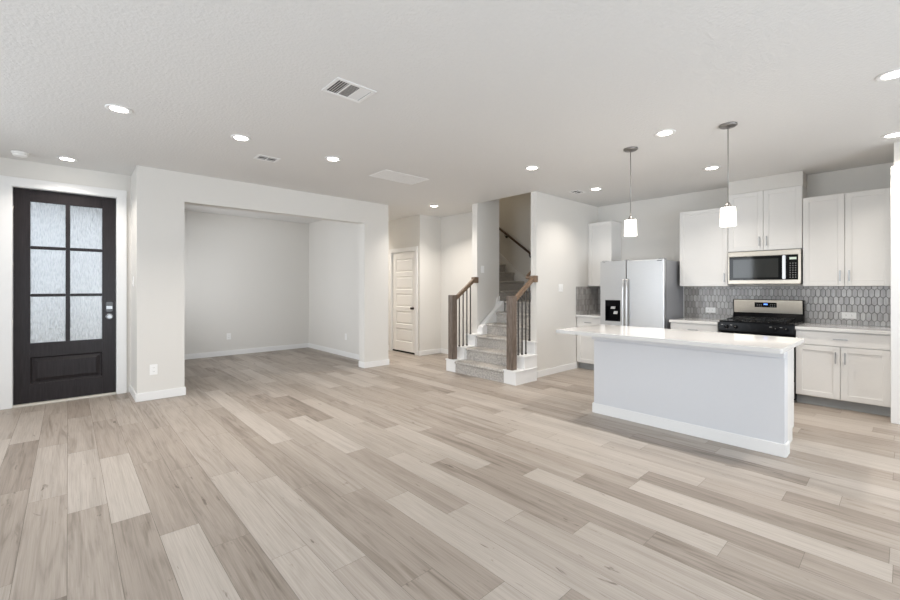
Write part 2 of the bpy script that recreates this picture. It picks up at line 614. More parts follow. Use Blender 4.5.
# ------------------------------------------------------------------ walls
struct('wall_entry', wall_x(MB(), ENTRY_Y, ENTRY_Y + 0.14, WEST_X - 0.12, 0.60, holes=[(-0.475, 0.470, 0, 2.50)]), M['wall'],
       'greige wall around the dark front door')
struct('wall_opening', wall_x(MB(), HEAD_Y, HEAD_Y + 0.17, 0.60, 4.14, holes=[(1.081, 3.66, 0, 2.428)]), M['wall'],
       'greige wall with the wide cased opening to the empty nook')
struct('wall_nook_left', wall_y(MB(), 0.60, 0.72, HEAD_Y + 0.17, NICHE_Y + 0.12, holes=[(7.1, 8.7, 0.65, 2.25)]), M['wall'], 'greige side wall between front door and nook')
struct('wall_nook_back', wall_x(MB(), NICHE_Y, NICHE_Y + 0.12, 0.72, 5.25), M['wall'], 'greige back wall of the empty nook')
struct('wall_nook_right', wall_y(MB(), 4.01, 4.14, HEAD_Y + 0.17, NICHE_Y), M['wall'], 'greige right side wall inside the empty nook')
struct('wall_hall_door', wall_y(MB(), HALL_X, HALL_X + 0.12, HALL_Y, NICHE_Y, holes=[(6.640, 7.465, 0, 2.095)]), M['wall'],
       'greige hall wall around the white five panel door')
struct('wall_hall_return', wall_x(MB(), HALL_Y, HALL_Y + 0.12, HALL_X + 0.12, HALL_X2 + 0.1), M['wall'], 'short greige wall right of the white hall door')
struct('wall_hall_end', wall_y(MB(), HALL_X2, HALL_X2 + 0.06, STAIR_L + 0.12, HALL_Y), M['wall'], 'greige wall behind the left stair railing')
struct('wall_stair_left', wall_x(MB(), STAIR_L, STAIR_L + 0.12, STAIR_X, HALL_X2 + 0.06, z1=5.2), M['wall'], 'narrow greige wall on the left of the carpeted stairs')
struct('wall_kitchen_left', wall_x(MB(), KIT_Y, STAIR_R, STAIR_X, KIT_X + 0.12, z1=5.2), M['wall'], 'greige wall between the stairs and the refrigerator')
struct('wall_stair_far', wall_y(MB(), STAIR_FAR, STAIR_FAR + 0.12, STAIR_R, 8.5, z1=5.2), M['wall'], 'dim beige stairwell wall carrying the dark handrail')
struct('wall_stair_top', MB().box(HALL_X2 + 0.06, STAIR_FAR, 8.38, 8.5, 0, 5.2), M['wall'], 'beige wall at the top of the upper stair flight')
struct('wall_stair_side', wall_y(MB(), HALL_X2 + 0.06, HALL_X2 + 0.12, STAIR_L + 0.12, 8.38, z1=5.2), M['wall'], 'beige wall between the hallway and the upper stair flight')
struct('wall_stair_upper', MB().box(STAIR_X - 0.12, STAIR_X, STAIR_R, STAIR_L, CEIL + 0.3, 5.2), M['wall'], 'upper floor wall above the stair opening')
struct('ceiling_stairwell', MB().box(STAIR_X - 0.12, STAIR_FAR + 0.12, KIT_Y, 8.5, 5.2, 5.3), M['ceiling'], 'ceiling high over the stairwell', 'ceiling')
struct('wall_kitchen_back', wall_y(MB(), KIT_X, KIT_X + 0.12, 0.0, KIT_Y), M['wall'], 'greige kitchen wall behind the range and refrigerator')
mb = MB()
wall_y(mb, PANTRY_X, PANTRY_X + 0.12, SOUTH_Y, 0.095, holes=[(-0.80, 0.005, 0, 2.47)])
mb.box(PANTRY_X + 0.12, KIT_X, -0.005, 0.095, 0, CEIL)
mb.box(KIT_X, KIT_X + 0.12, -1.2, 0.0, 0, CEIL)
mb.box(PANTRY_X + 0.12, KIT_X, -1.3, -1.2, 0, CEIL)
struct('wall_pantry', mb, M['wall'], 'greige wall end right of the kitchen cabinets')
W1, W2 = (-0.15, 2.15), (3.25, 5.55)
struct('wall_west', wall_y(MB(), WEST_X - 0.12, WEST_X, SOUTH_Y, ENTRY_Y, holes=[(*W1, 0.55, 2.35), (*W2, 0.55, 2.35)]), M['wall'],
       'living room wall with two windows behind the viewer')
W3, W4 = (-0.6, 2.4), (3.2, 5.2)
struct('wall_south', wall_x(MB(), SOUTH_Y - 0.12, SOUTH_Y, WEST_X - 0.12, PANTRY_X + 0.12, holes=[(*W3, 0.0, 2.3), (*W4, 0.65, 2.3)]), M['wall'],
       'living room wall with patio door behind the viewer')
# soffit box above the microwave cabinet
struct('wall_soffit', MB().box(6.68, KIT_X, 0.875, 1.660, 2.612, CEIL), M['wall'], 'short greige soffit above the cabinet over the microwave')


# windows behind the viewer
def window_unit(name, axis, u0, u1, z0, z1, label):
    root = thing(name, (0, 0, 0), label, 'window', kind='structure')
    fr, gl = MB(), MB()
    um = (u0 + u1) / 2
    t = 0.05
    def put(m, a, b, c, d, n0, n1):
        if axis == 'Y': m.box(WEST_X - n1, WEST_X - n0, a, b, c, d)
        else: m.box(a, b, SOUTH_Y - n1, SOUTH_Y - n0, c, d)
    for a, b, c, d in ((u0, u1, z0, z0 + t), (u0, u1, z1 - t, z1), (u0, u0 + t, z0 + t, z1 - t), (u1 - t, u1, z0 + t, z1 - t), (um - t / 2, um + t / 2, z0 + t, z1 - t)):
        put(fr, a, b, c, d, 0.02, 0.07)
    put(gl, u0 + t, um - t / 2, z0 + t, z1 - t, 0.042, 0.046)
    put(gl, um + t / 2, u1 - t, z0 + t, z1 - t, 0.042, 0.046)
    fr.build('window_frame', M['trim'], root)
    gl.build('window_glass', M['glass'], root)


window_unit('window_1', 'Y', *W1, 0.55, 2.35, 'white framed window beside the viewer')
window_unit('window_2', 'Y', *W2, 0.55, 2.35, 'white framed window near the front door wall')
window_unit('window_3', 'X', *W3, 0.0, 2.3, 'sliding glass patio door behind the viewer')
root = thing('added_nook_window', (0, 0, 0), 'added unseen window that lets light into the nook from the side', 'window', kind='structure')  # window added out of view to go with the added nook light
fw_ = MB()
for a, b, c, d in ((7.1, 8.7, 0.65, 0.70), (7.1, 8.7, 2.20, 2.25), (7.1, 7.15, 0.70, 2.20), (8.65, 8.7, 0.70, 2.20), (7.875, 7.925, 0.70, 2.20)):
    fw_.box(0.62, 0.67, a, b, c, d)
fw_.build('window_frame', M['trim'], root)
MB().box(0.642, 0.646, 7.15, 8.65, 0.70, 2.20).build('window_glass', M['glass'], root)
window_unit('window_4', 'X', *W4, 0.65, 2.3, 'white framed window behind the kitchen island')

# ------------------------------------------------------------------ baseboards
BH, BT = 0.10, 0.014


def bb(segs, name, label):
    mb = MB()
    for s in segs:
        mb.box(*s, 0.0, BH, bev=0.004)
    struct(name, mb, M['trim'], label, 'baseboard')


bb([(WEST_X, -0.560, ENTRY_Y - BT, ENTRY_Y)], 'baseboard_entry', 'white baseboard left of the front door')
bb([(0.60 - BT, 0.60, HEAD_Y - BT, ENTRY_Y), (0.60, 1.081 + BT, HEAD_Y - BT, HEAD_Y), (1.081, 1.081 + BT, HEAD_Y, HEAD_Y + 0.17)],
   'baseboard_column_left', 'white baseboard around the wall end right of the front door')
bb([(3.66 - BT, 3.66, HEAD_Y, HEAD_Y + 0.17), (3.66 - BT, 4.14 + BT, HEAD_Y - BT, HEAD_Y), (4.14, 4.14 + BT, HEAD_Y, NICHE_Y)],
   'baseboard_column_right', 'white baseboard around the wall end left of the hallway')
bb([(0.72, 4.01, NICHE_Y - BT, NICHE_Y)], 'baseboard_nook_back', 'white baseboard along the back of the empty nook')
bb([(4.01 - BT, 4.01, HEAD_Y + 0.17, NICHE_Y - BT)], 'baseboard_nook_right', 'white baseboard along the right side of the empty nook')
bb([(0.72, 0.72 + BT, HEAD_Y + 0.17, NICHE_Y - BT)], 'baseboard_nook_left', 'white baseboard along the left side of the empty nook')
bb([(HALL_X - BT, HALL_X, HALL_Y - BT, 6.558), (HALL_X, HALL_X2 - BT, HALL_Y - BT, HALL_Y)], 'baseboard_hall_corner', 'white baseboard around the corner right of the hall door')
bb([(HALL_X - BT, HALL_X, 7.565, NICHE_Y)], 'baseboard_hall_far', 'white baseboard beyond the hall door')
bb([(HALL_X2 - BT, HALL_X2, STAIR_L + 0.12, HALL_Y)], 'baseboard_hall_end', 'white baseboard behind the left stair railing')
bb([(STAIR_X, 6.29, KIT_Y - BT, KIT_Y)], 'baseboard_kitchen', 'white baseboard on the wall right of the stairs')
bb([(WEST_X, WEST_X + BT, SOUTH_Y, ENTRY_Y - BT)], 'baseboard_west', 'white baseboard under the windows behind the viewer')
bb([(PANTRY_X - BT, PANTRY_X, SOUTH_Y, -0.895)], 'baseboard_pantry', 'white baseboard right of the pantry door')


# ------------------------------------------------------------------ casings (trim)
def casing(name, axis, plane, u0, u1, z1, w, label, sign=-1, t=0.018):
    mb = MB()
    for a, b, c, d in ((u0 - w, u0, 0, z1), (u1, u1 + w, 0, z1), (u0 - w, u1 + w, z1, z1 + w)):
        if axis == 'X': mb.box(a, b, plane + sign * t, plane, c, d, bev=0.004)
        else: mb.box(plane + sign * t, plane, a, b, c, d, bev=0.004)
    struct(name, mb, M['trim'], label, 'door casing')


casing('trim_1', 'X', ENTRY_Y, -0.462, 0.458, 2.490, 0.098, 'wide white casing around the dark front door')
casing('trim_2', 'Y', HALL_X, 6.650, 7.455, 2.085, 0.085, 'white casing around the hall door')
casing('trim_3', 'Y', PANTRY_X, -0.795, 0.018, 2.455, 0.098, 'white casing at the right edge beside the kitchen cabinets')
# jambs
mb = MB()
mb.box(-0.475, -0.458, ENTRY_Y, ENTRY_Y + 0.14, 0, 2.50)
mb.box(0.453, 0.470, ENTRY_Y, ENTRY_Y + 0.14, 0, 2.50)
mb.box(-0.458, 0.453, ENTRY_Y, ENTRY_Y + 0.14, 2.484, 2.50)
struct('trim_4', mb, M['trim'], 'white jamb lining the front doorway', 'door jamb')
struct('trim_5', MB().box(-0.458, 0.453, ENTRY_Y - 0.012, ENTRY_Y + 0.14, 0, 0.020, bev=0.004), M['threshold'], 'pale threshold strip under the dark front door', 'threshold')
mb = MB()
mb.box(HALL_X, HALL_X + 0.12, 6.640, 6.655, 0, 2.095)
mb.box(HALL_X, HALL_X + 0.12, 7.450, 7.465, 0, 2.095)
mb.box(HALL_X, HALL_X + 0.12, 6.655, 7.450, 2.080, 2.095)
struct('trim_6', mb, M['trim'], 'white jamb lining the hall doorway', 'door jamb')

# ------------------------------------------------------------------ front door
D0, D1 = ENTRY_Y + 0.040, ENTRY_Y + 0.085
door = thing('door_1', (0, D0, 0.024), 'dark espresso front door with six textured glass panes', 'door', kind='structure')
X0, X1, Z0, Z1 = -0.455, 0.450, 0.024, 2.480
GX = [(-0.320, -0.021), (0.019, 0.316)]
GZ = [(0.708, 1.243), (1.277, 1.793), (1.829, 2.340)]
mb = MB()
B = 0.003
mb.box(X0, GX[0][0], D0, D1, Z0, Z1, bev=B)
mb.box(GX[1][1], X1, D0, D1, Z0, Z1, bev=B)
mb.box(GX[0][0], GX[1][1], D0, D1, GZ[2][1], Z1, bev=B)
mb.box(GX[0][0], GX[1][1], D0, D1, 0.545, GZ[0][0], bev=B)
mb.box(GX[0][0], GX[1][1], D0, D1, Z0, 0.240, bev=B)
mb.build('door_slab', M['door_dark'], door)
mb = MB()
mb.box(GX[0][1], GX[1][0], D0 + 0.004, D1 - 0.004, GZ[0][0], GZ[2][1], bev=0.004)
for za, zb in ((GZ[0][1], GZ[1][0]), (GZ[1][1], GZ[2][0])):
    mb.box(GX[0][0], GX[0][1], D0 + 0.004, D1 - 0.004, za, zb, bev=0.004)
    mb.box(GX[1][0], GX[1][1], D0 + 0.004, D1 - 0.004, za, zb, bev=0.004)
mb.build('muntin', M['door_dark'], door)
mb = MB()
t = bmesh.new()
def ringpts(i, y):
    a, b, c, d = GX[0][0] + i, GX[1][1] - i, 0.240 + i, 0.545 - i
    return [(a, y, c), (b, y, c), (b, y, d), (a, y, d)]
loops = [[t.verts.new(p) for p in ringpts(i, y)] for i, y in ((0, D0 + 0.002), (0.014, D0 + 0.020), (0.024, D0 + 0.020), (0.058, D0 + 0.005))]
for A_, B_ in zip(loops, loops[1:]):
    for k in range(4):
        t.faces.new((A_[k], A_[(k + 1) % 4], B_[(k + 1) % 4], B_[k]))
t.faces.new(loops[-1])
bmesh.ops.recalc_face_normals(t, faces=list(t.faces))
mb._join(t)
mb.box(GX[0][0], GX[1][1], D0 + 0.024, D1, 0.240, 0.545)
mb.build('raised_panel', M['door_dark'], door)
for za, zb in GZ:
    for xa, xb in GX:
        MB().box(xa, xb, D0 + 0.018, D0 + 0.026, za, zb).build('pane', M['rain_glass'], door)
mb = MB()
mb.box(0.350, 0.420, D0 - 0.022, D0, 1.045, 1.170, bev=0.008)
lk = mb.build('keypad_lock', M['lock_black'], door)
MB().box(0.356, 0.414, D0 - 0.027, D0 - 0.021, 1.080, 1.118, bev=0.006).build('thumb_turn', M['lock_grey'], lk)
mb = MB().lathe([(0.034, 0.0), (0.034, -0.008), (0.014, -0.010), (0.014, -0.035), (0.030, -0.045), (0.032, -0.062), (0.022, -0.073)], (0.384, D0, 0.985), axis='Y')
kb = mb.build('door_knob', M['lock_grey'], door)
tag(kb, 'round silver knob')
MB().lathe([(0.040, 0.0), (0.040, -0.006)], (0.384, D0, 0.985), axis='Y').build('knob_rose', M['lock_black'], door)
for z in (2.229, 1.579, 0.930, 0.281):
    mb = MB()
    mb.lathe([(0.008, z - 0.05), (0.008, z + 0.05)], (-0.4605, ENTRY_Y + 0.012 + 0.018, 0), seg=12)
    mb.build('hinge', M['hinge'], door)

# porch outside the front door
struct('ground_porch', MB().box(-6, 6, ENTRY_Y + 0.14, 26, -0.14, -0.02), M['concrete'], 'concrete porch and drive beyond the front door glass', 'ground')
struct('ceiling_porch', MB().box(-2.0, 0.6, ENTRY_Y + 0.14, 8.3, 2.62, 2.75), M['soffit_out'], 'porch roof outside the front door', 'ceiling')


# ------------------------------------------------------------------ five panel doors
def panel_door(name, x, y0, y1, z1, label, knob_y):
    root = thing(name, (x, (y0 + y1) / 2, 0.018), label, 'door', kind='structure')
    mb = MB()
    st = 0.105
    z0 = 0.034
    ph = (z1 - 0.135 - 0.225 - 4 * 0.085) / 5
    mb.box(x, x + 0.036, y0, y0 + st, z0, z1, bev=0.002)
    mb.box(x, x + 0.036, y1 - st, y1, z0, z1, bev=0.002)
    zz = 0.225
    mb.box(x, x + 0.036, y0 + st, y1 - st, z0, zz, bev=0.002)
    for k in range(5):
        t = bmesh.new()
        a, b, c, d = y0 + st, y1 - st, zz, zz + ph
        lp = [[t.verts.new((xx, p, q)) for p, q in ((a + i, c + i), (b - i, c + i), (b - i, d - i), (a + i, d - i))]
              for i, xx in ((0, x + 0.001), (0.012, x + 0.014), (0.020, x + 0.014), (0.045, x + 0.004))]
        for A_, B_ in zip(lp, lp[1:]):
            for j in range(4):
                t.faces.new((A_[j], A_[(j + 1) % 4], B_[(j + 1) % 4], B_[j]))
        t.faces.new(lp[-1])
        bmesh.ops.recalc_face_normals(t, faces=list(t.faces))
        mb._join(t)
        mb.box(x + 0.018, x + 0.036, a, b, c, d)
        zz += ph
        top = zz + 0.085 if k < 4 else z1
        mb.box(x, x + 0.036, y0 + st, y1 - st, zz, top, bev=0.002)
        zz = top
    mb.build('door_slab', M['door_white'], root)
    tag(MB().box(x - 0.006, x + 0.030, y0 + 0.003, y1 - 0.003, 0.006, 0.034).build('door_gap_shade', M['black_matte'], root), 'dark strip for the shadow gap under the door')  # black strip stands in for the shaded gap below the slab
    mb = MB().lathe([(0.030, 0.0), (0.030, -0.008), (0.011, -0.010), (0.011, -0.03), (0.024, -0.038), (0.027, -0.052), (0.016, -0.062)], (x, knob_y, 0.93), axis='X', seg=20)
    tag(mb.build('door_knob', M['bronze'], root), 'dark bronze knob')
    return root


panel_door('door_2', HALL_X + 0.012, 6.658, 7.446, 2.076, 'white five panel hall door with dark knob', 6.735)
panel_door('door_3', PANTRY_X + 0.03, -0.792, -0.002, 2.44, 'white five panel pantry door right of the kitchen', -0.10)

# ------------------------------------------------------------------ staircase
RISE, RUN, NOSE0 = 0.1845, 0.2465, 4.525
CL0, CL1 = 4.850, 5.065       # left curb
CR0, CR1 = 3.635, 3.850       # right curb
stair = thing('staircase', (4.55, 4.35, 0), 'carpeted grey staircase with white stepped curbs turning left upstairs', 'staircase')


def tread_profile(nx, z, back):
    """carpeted step: rounded nosing wrapping over the riser"""
    r = 0.022
    pts = [(nx + 0.022, z - RISE), (nx + 0.022, z - 2.2 * r)]
    for k in range(7):
        a = R(225 - k * 22.5)
        pts.append((nx + r + r * math.cos(a) * 1.0, z - r + r * math.sin(a)))
    pts += [(back, z), (back, z - RISE)]
    return pts


for k in range(6):
    nx, z = NOSE0 + k * RUN, (k + 1) * RISE
    y0 = CR1 + 0.001
    y1 = CL0 - 0.001
    back = NOSE0 + (k + 1) * RUN + 0.03
    if k == 5:
        nx, back, y1 = NOSE0 + 5 * RUN, STAIR_FAR - 0.002, STAIR_L - 0.002
    MB().prism(tread_profile(nx, z, back), 'Y', y0, y1).build('step', M['carpet'], stair)
for k in range(7):
    ny, z = STAIR_L + 0.02 + k * RUN, (k + 7) * RISE
    prof = tread_profile(ny, z, STAIR_L + 0.02 + (k + 1) * RUN + 0.03)
    MB().prism(prof, 'X', HALL_X2 + 0.125, STAIR_FAR - 0.02).build('step', M['carpet'], stair)


def curb(y0, y1, wall_x0):
    mb = MB()
    xs = [4.545, 4.735, 4.985]
    for k, xa in enumerate(xs):
        z = 0.195 + k * RISE
        mb.box(xa, wall_x0, y0, y1, 0 if k == 0 else z - RISE - 0.005, z - 0.018)
        mb.box(xa - 0.014, wall_x0 + 0.001, y0 - 0.012, y1 + 0.012, z - 0.018, z, bev=0.004)
    mb.box(wall_x0, STAIR_X - 0.001, max(y0, KIT_Y), y1, 0, 0.195 + 2 * RISE - 0.02)
    return mb


curb(CL0, CL1, STAIR_X - 0.002).build('curb', M['trim'], stair)
curb(CR0, CR1, 5.03).build('curb', M['trim'], stair)
# boxed white skirt between the steps and the left wall, sweeping up at the turn
sk = [(STAIR_X, 0.50), (STAIR_X, 0.64), (5.239, 0.687), (5.416, 0.812), (5.56, 0.91), (5.61, 0.985), (5.645, 1.07), (5.68, 1.175), (5.735, 1.197), (5.735, 0.85)]
MB().prism(sk, 'Y', STAIR_L - 0.024, STAIR_L - 0.001).build('skirt_board', M['trim'], stair)
nl = lambda x: RISE + (x - NOSE0) * RISE / RUN
MB().prism([(STAIR_X, 0.40), (STAIR_X, nl(STAIR_X) + 0.02), (5.735, nl(5.735) + 0.02), (5.735, 0.85)], 'Y', CL0, STAIR_L - 0.024).build('stringer', M['trim'], stair)
# skirt board climbing the far wall
mb = MB()
ys = lambda y: 6 * RISE + (y - (STAIR_L + 0.02)) * RISE / RUN
mb.prism([(STAIR_L - 0.25, 1.11), (STAIR_L - 0.25, 1.27), (STAIR_L - 0.05, 1.30), (6.6, ys(6.6) + 0.33), (6.6, ys(6.6) - 0.05), (STAIR_L + 0.1, 1.11)], 'X', STAIR_FAR - 0.019, STAIR_FAR - 0.0015)
mb.build('skirt_board', M['trim'], stair)


def railing(yc, label, side):
    root = thing('stair_railing', (4.605, yc, 0.195), label, 'railing', group='stair railings')
    nx = 4.602
    h = 0.0525
    mb = MB()
    mb.box(nx - h, nx + h, yc - h, yc + h, 0.196, 1.228, bev=0.004)
    nw = mb.build('newel_post', M['newel'], root)
    za = 1.165; xb = 5.10
    slope = RISE / RUN * 0.95
    zb = za + (xb - nx - h) * slope
    x0 = nx + h
    mb = MB()
    mb.prism([(x0, za - 0.035), (x0, za + 0.035), (xb, zb + 0.035), (xb, zb - 0.035)], 'Y', yc - 0.028, yc + 0.028, bev=0.006)
    mb.build('handrail', M['rail'], root)
    MB().box(xb - 0.03, STAIR_X - 0.001, yc - 0.042, yc + 0.042, zb - 0.055, zb + 0.045, bev=0.005).build('rail_block', M['rail'], root)
    for x in (4.750, 4.838, 4.925, 5.010):
        foot = 0.196 + RISE if x < 4.97 else 0.196 + 2 * RISE
        top = za - 0.03 + (x - x0) * slope
        mb = MB()
        mb.box(x - 0.0075, x + 0.0075, yc - 0.0075, yc + 0.0075, foot, top)
        mb.box(x - 0.013, x + 0.013, yc - 0.013, yc + 0.013, foot, foot + 0.022, bev=0.003)
        mb.build('baluster', M['iron'], root)


railing(4.975, 'brown wooden stair railing with dark balusters on the left curb', 1)
railing(3.755, 'brown wooden stair railing with dark balusters beside the kitchen wall', -1)

# dark handrail on the far stairwell wall
hr = thing('wall_handrail', (STAIR_FAR - 0.06, 5.07, 2.02), 'dark brown handrail climbing the dim stairwell wall', 'handrail')
slp = RISE / RUN
p = lambda y: (STAIR_FAR - 0.06, y, 2.03 + (y - 5.07) * 0.72)
MB().tube([p(5.04), p(5.5), p(6.2), p(7.0)], 0.023, 14).build('rail', M['rail_dark'], hr)
for y in (5.09, 5.72, 6.5):
    q = p(y)
    mb = MB()
    mb.lathe([(0.030, STAIR_FAR), (0.030, STAIR_FAR - 0.010), (0.010, STAIR_FAR - 0.014), (0.009, STAIR_FAR - 0.045)], (0, y, q[2] - 0.075), axis='X', seg=16)
    mb.tube([(STAIR_FAR - 0.045, y, q[2] - 0.075), (STAIR_FAR - 0.058, y, q[2] - 0.06), (STAIR_FAR - 0.06, y, q[2] - 0.02)], 0.009, 8)
    mb.build('bracket', M['bronze'], hr)
# short return of the lower wall rail just inside the opening
hr2 = thing('wall_handrail', (5.3, STAIR_R + 0.05, 1.5), 'short brown handrail just inside the stair opening', 'handrail')
MB().tube([(5.20, STAIR_R, 1.50), (5.20, STAIR_R + 0.10, 1.50), (5.23, STAIR_R + 0.115, 1.52), (5.75, STAIR_R + 0.115, 1.90)], 0.022, 12).build('rail', M['rail'], hr2)
MB().lathe([(0.028, 0), (0.028, 0.008), (0.009, 0.012), (0.009, 0.10)], (5.52, STAIR_R, 1.68), axis='Y', seg=14).build('bracket', M['bronze'], hr2)


# ------------------------------------------------------------------ cabinets (fronts face -X)
def shaker(mb, x, y0, y1, z0, z1, rail=0.058, thick=0.019):
    b = 0.0016
    mb.box(x, x + thick, y0, y0 + rail, z0, z1, bev=b, seg=1)
    mb.box(x, x + thick, y1 - rail, y1, z0, z1, bev=b, seg=1)
    mb.box(x, x + thick, y0 + rail, y1 - rail, z0, z0 + rail, bev=b, seg=1)
    mb.box(x, x + thick, y0 + rail, y1 - rail, z1 - rail, z1, bev=b, seg=1)
    mb.box(x + 0.008, x + thick - 0.002, y0 + rail - 0.004, y1 - rail + 0.004, z0 + rail - 0.004, z1 - rail + 0.004)
    return mb


def pull_v(parent, x, y, z0, z1):
    mb = MB()
    mb.box(x - 0.032, x - 0.022, y - 0.006, y + 0.006, z0, z1, bev=0.003)
    for z in (z0 + 0.02, z1 - 0.02):
        mb.lathe([(0.0045, x - 0.024), (0.0045, x)], (0, y, z), axis='X', seg=10)
    mb.build('handle', M['pull'], parent)


def pull_h(parent, x, y0, y1, z):
    mb = MB()
    mb.box(x - 0.032, x - 0.022, y0, y1, z - 0.006, z + 0.006, bev=0.003)
    for y in (y0 + 0.02, y1 - 0.02):
        mb.lathe([(0.0045, x - 0.024), (0.0045, x)], (0, y, z), axis='X', seg=10)
    mb.build('handle', M['pull'], parent)


KX = KIT_X - 0.0015


def base_cabinet(y0, y1, doors, label):
    XF = 6.278
    root = thing('base_cabinet', (6.62, (y0 + y1) / 2, 0), label, 'cabinet', group='base cabinets')
    mb = MB()
    mb.box(XF + 0.021, KX, y0, y1, 0.105, 0.858)
    mb.build('body', M['cabinet'], root)
    MB().box(6.353, KX, y0, y1, 0, 0.105).build('toe_kick', M['toe'], root)
    g = 0.0022
    mb = MB().box(XF, XF + 0.019, y0 + g, y1 - g, 0.700, 0.852, bev=0.002)
    dr = mb.build('drawer', M['cabinet'], root)
    ym = (y0 + y1) / 2
    pull_h(dr, XF, ym - 0.062, ym + 0.062, 0.776)
    if doors == 2:
        for a, b, s in ((y0 + g, ym - g, 1), (ym + g, y1 - g, -1)):
            d = shaker(MB(), XF, a, b, 0.113, 0.692).build('door', M['cabinet'], root)
            pull_v(d, XF, b - 0.036 if s == 1 else a + 0.036, 0.508, 0.636)
    else:
        d = shaker(MB(), XF, y0 + g, y1 - g, 0.113, 0.692).build('door', M['cabinet'], root)
        pull_v(d, XF, y0 + 0.036, 0.508, 0.636)
    return root


base_cabinet(0.118, 0.886, 2, 'white base cabinet with two doors and one drawer right of the range')
base_cabinet(1.678, 2.262, 1, 'white base cabinet between the range and refrigerator')
base_cabinet(3.300, KIT_Y - 0.012, 1, 'narrow white base cabinet left of the refrigerator')


def worktop(y0, y1, label):
    mb = MB().box(6.250, KX, y0, y1, 0.862, 0.898, bev=0.003)
    tag(mb.build('countertop', M['quartz'], origin=(6.62, (y0 + y1) / 2, 0.862)), label, 'countertop', 'kitchen worktops')


worktop(0.100, 0.889, 'white quartz countertop right of the range')
worktop(1.674, 2.272, 'white quartz countertop between the range and refrigerator')
worktop(3.290, KIT_Y - 0.0015, 'short white quartz countertop left of the refrigerator')


def upper_cabinet(y0, y1, z0, z1, doors, label, hinge_left=True):
    XF = 6.660
    root = thing('wall_cabinet', (6.83, (y0 + y1) / 2, z0), label, 'cabinet', group='wall cabinets')
    MB().box(XF + 0.021, KX, y0, y1, z0, z1).build('body', M['cabinet'], root)
    g = 0.0022
    ym = (y0 + y1) / 2
    if doors == 2:
        for a, b, s in ((y0 + g, ym - g, 1), (ym + g, y1 - g, -1)):
            d = shaker(MB(), XF, a, b, z0 + 0.002, z1 - 0.003).build('door', M['cabinet'], root)
            pull_v(d, XF, b - 0.036 if s == 1 else a + 0.036, z0 + 0.055, z0 + 0.183)
    else:
        d = shaker(MB(), XF, y0 + g, y1 - g, z0 + 0.002, z1 - 0.003).build('door', M['cabinet'], root)
        pull_v(d, XF, y0 + 0.036, z0 + 0.055, z0 + 0.183)


upper_cabinet(0.118, 0.873, 1.368, 2.448, 2, 'tall white double door wall cabinet at the right end')
upper_cabinet(0.877, 1.658, 1.832, 2.610, 2, 'white double door wall cabinet above the microwave')
upper_cabinet(1.662, 2.272, 1.368, 2.455, 1, 'white single door wall cabinet right of the refrigerator')
upper_cabinet(3.318, KIT_Y - 0.003, 1.372, 2.462, 1, 'narrow white wall cabinet in the corner left of the refrigerator')


# ------------------------------------------------------------------ backsplash: elongated hexagon tiles
def picket_field(origin_fn, u0, u1, z0, z1):
    """tiles clipped to a rectangle; origin_fn(u, z, n) -> point, n = distance off the wall"""
    W, Hh, T = 0.0475, 0.114, 0.021
    g = 0.0016
    t = bmesh.new()
    rows = int((z1 - z0) / (Hh - T)) + 3
    cols = int((u1 - u0) / W) + 3
    for r in range(-1, rows):
        for c in range(-1, cols):
            cu = u0 + c * W + (W / 2 if r % 2 else 0)
            cz = z0 + r * (Hh - T) + 0.01
            w, h = W / 2 - g, Hh / 2 - g
            poly = [(cu, cz - h), (cu + w, cz - h + T), (cu + w, cz + h - T), (cu, cz + h), (cu - w, cz + h - T), (cu - w, cz - h + T)]
            for ax, lim, keep in ((0, u0, 1), (0, u1, -1), (1, z0, 1), (1, z1, -1)):
                out = []
                for i in range(len(poly)):
                    a, b = poly[i], poly[(i + 1) % len(poly)]
                    ia, ib = (a[ax] - lim) * keep >= 0, (b[ax] - lim) * keep >= 0
                    if ia: out.append(a)
                    if ia != ib:
                        k = (lim - a[ax]) / (b[ax] - a[ax])
                        out.append((a[0] + (b[0] - a[0]) * k, a[1] + (b[1] - a[1]) * k))
                poly = out
                if len(poly) < 3: break
            if len(poly) < 3: continue
            ctr = (sum(p[0] for p in poly) / len(poly), sum(p[1] for p in poly) / len(poly))
            top = [t.verts.new(origin_fn(ctr[0] + (p[0] - ctr[0]) * 0.94, ctr[1] + (p[1] - ctr[1]) * 0.97, 0.008)) for p in poly]
            bot = [t.verts.new(origin_fn(p[0], p[1], 0.005)) for p in poly]
            t.faces.new(top)
            for i in range(len(poly)):
                j = (i + 1) % len(poly)
                t.faces.new((bot[i], bot[j], top[j], top[i]))
    bmesh.ops.recalc_face_normals(t, faces=list(t.faces))
    for f in t.faces:
        pass
    return t


def backsplash(fields, beds, label, loc):
    root = thing('backsplash', loc, label, 'backsplash')
    mb = MB()
    for fn, a, b, c, d in fields:
        mb._join(picket_field(fn, a, b, c, d))
    mb.build('tile_field', M['tile'], root)
    mb = MB()
    for b in beds:
        mb.box(*b)
    mb.build('grout_bed', M['grout'], root)
    return root


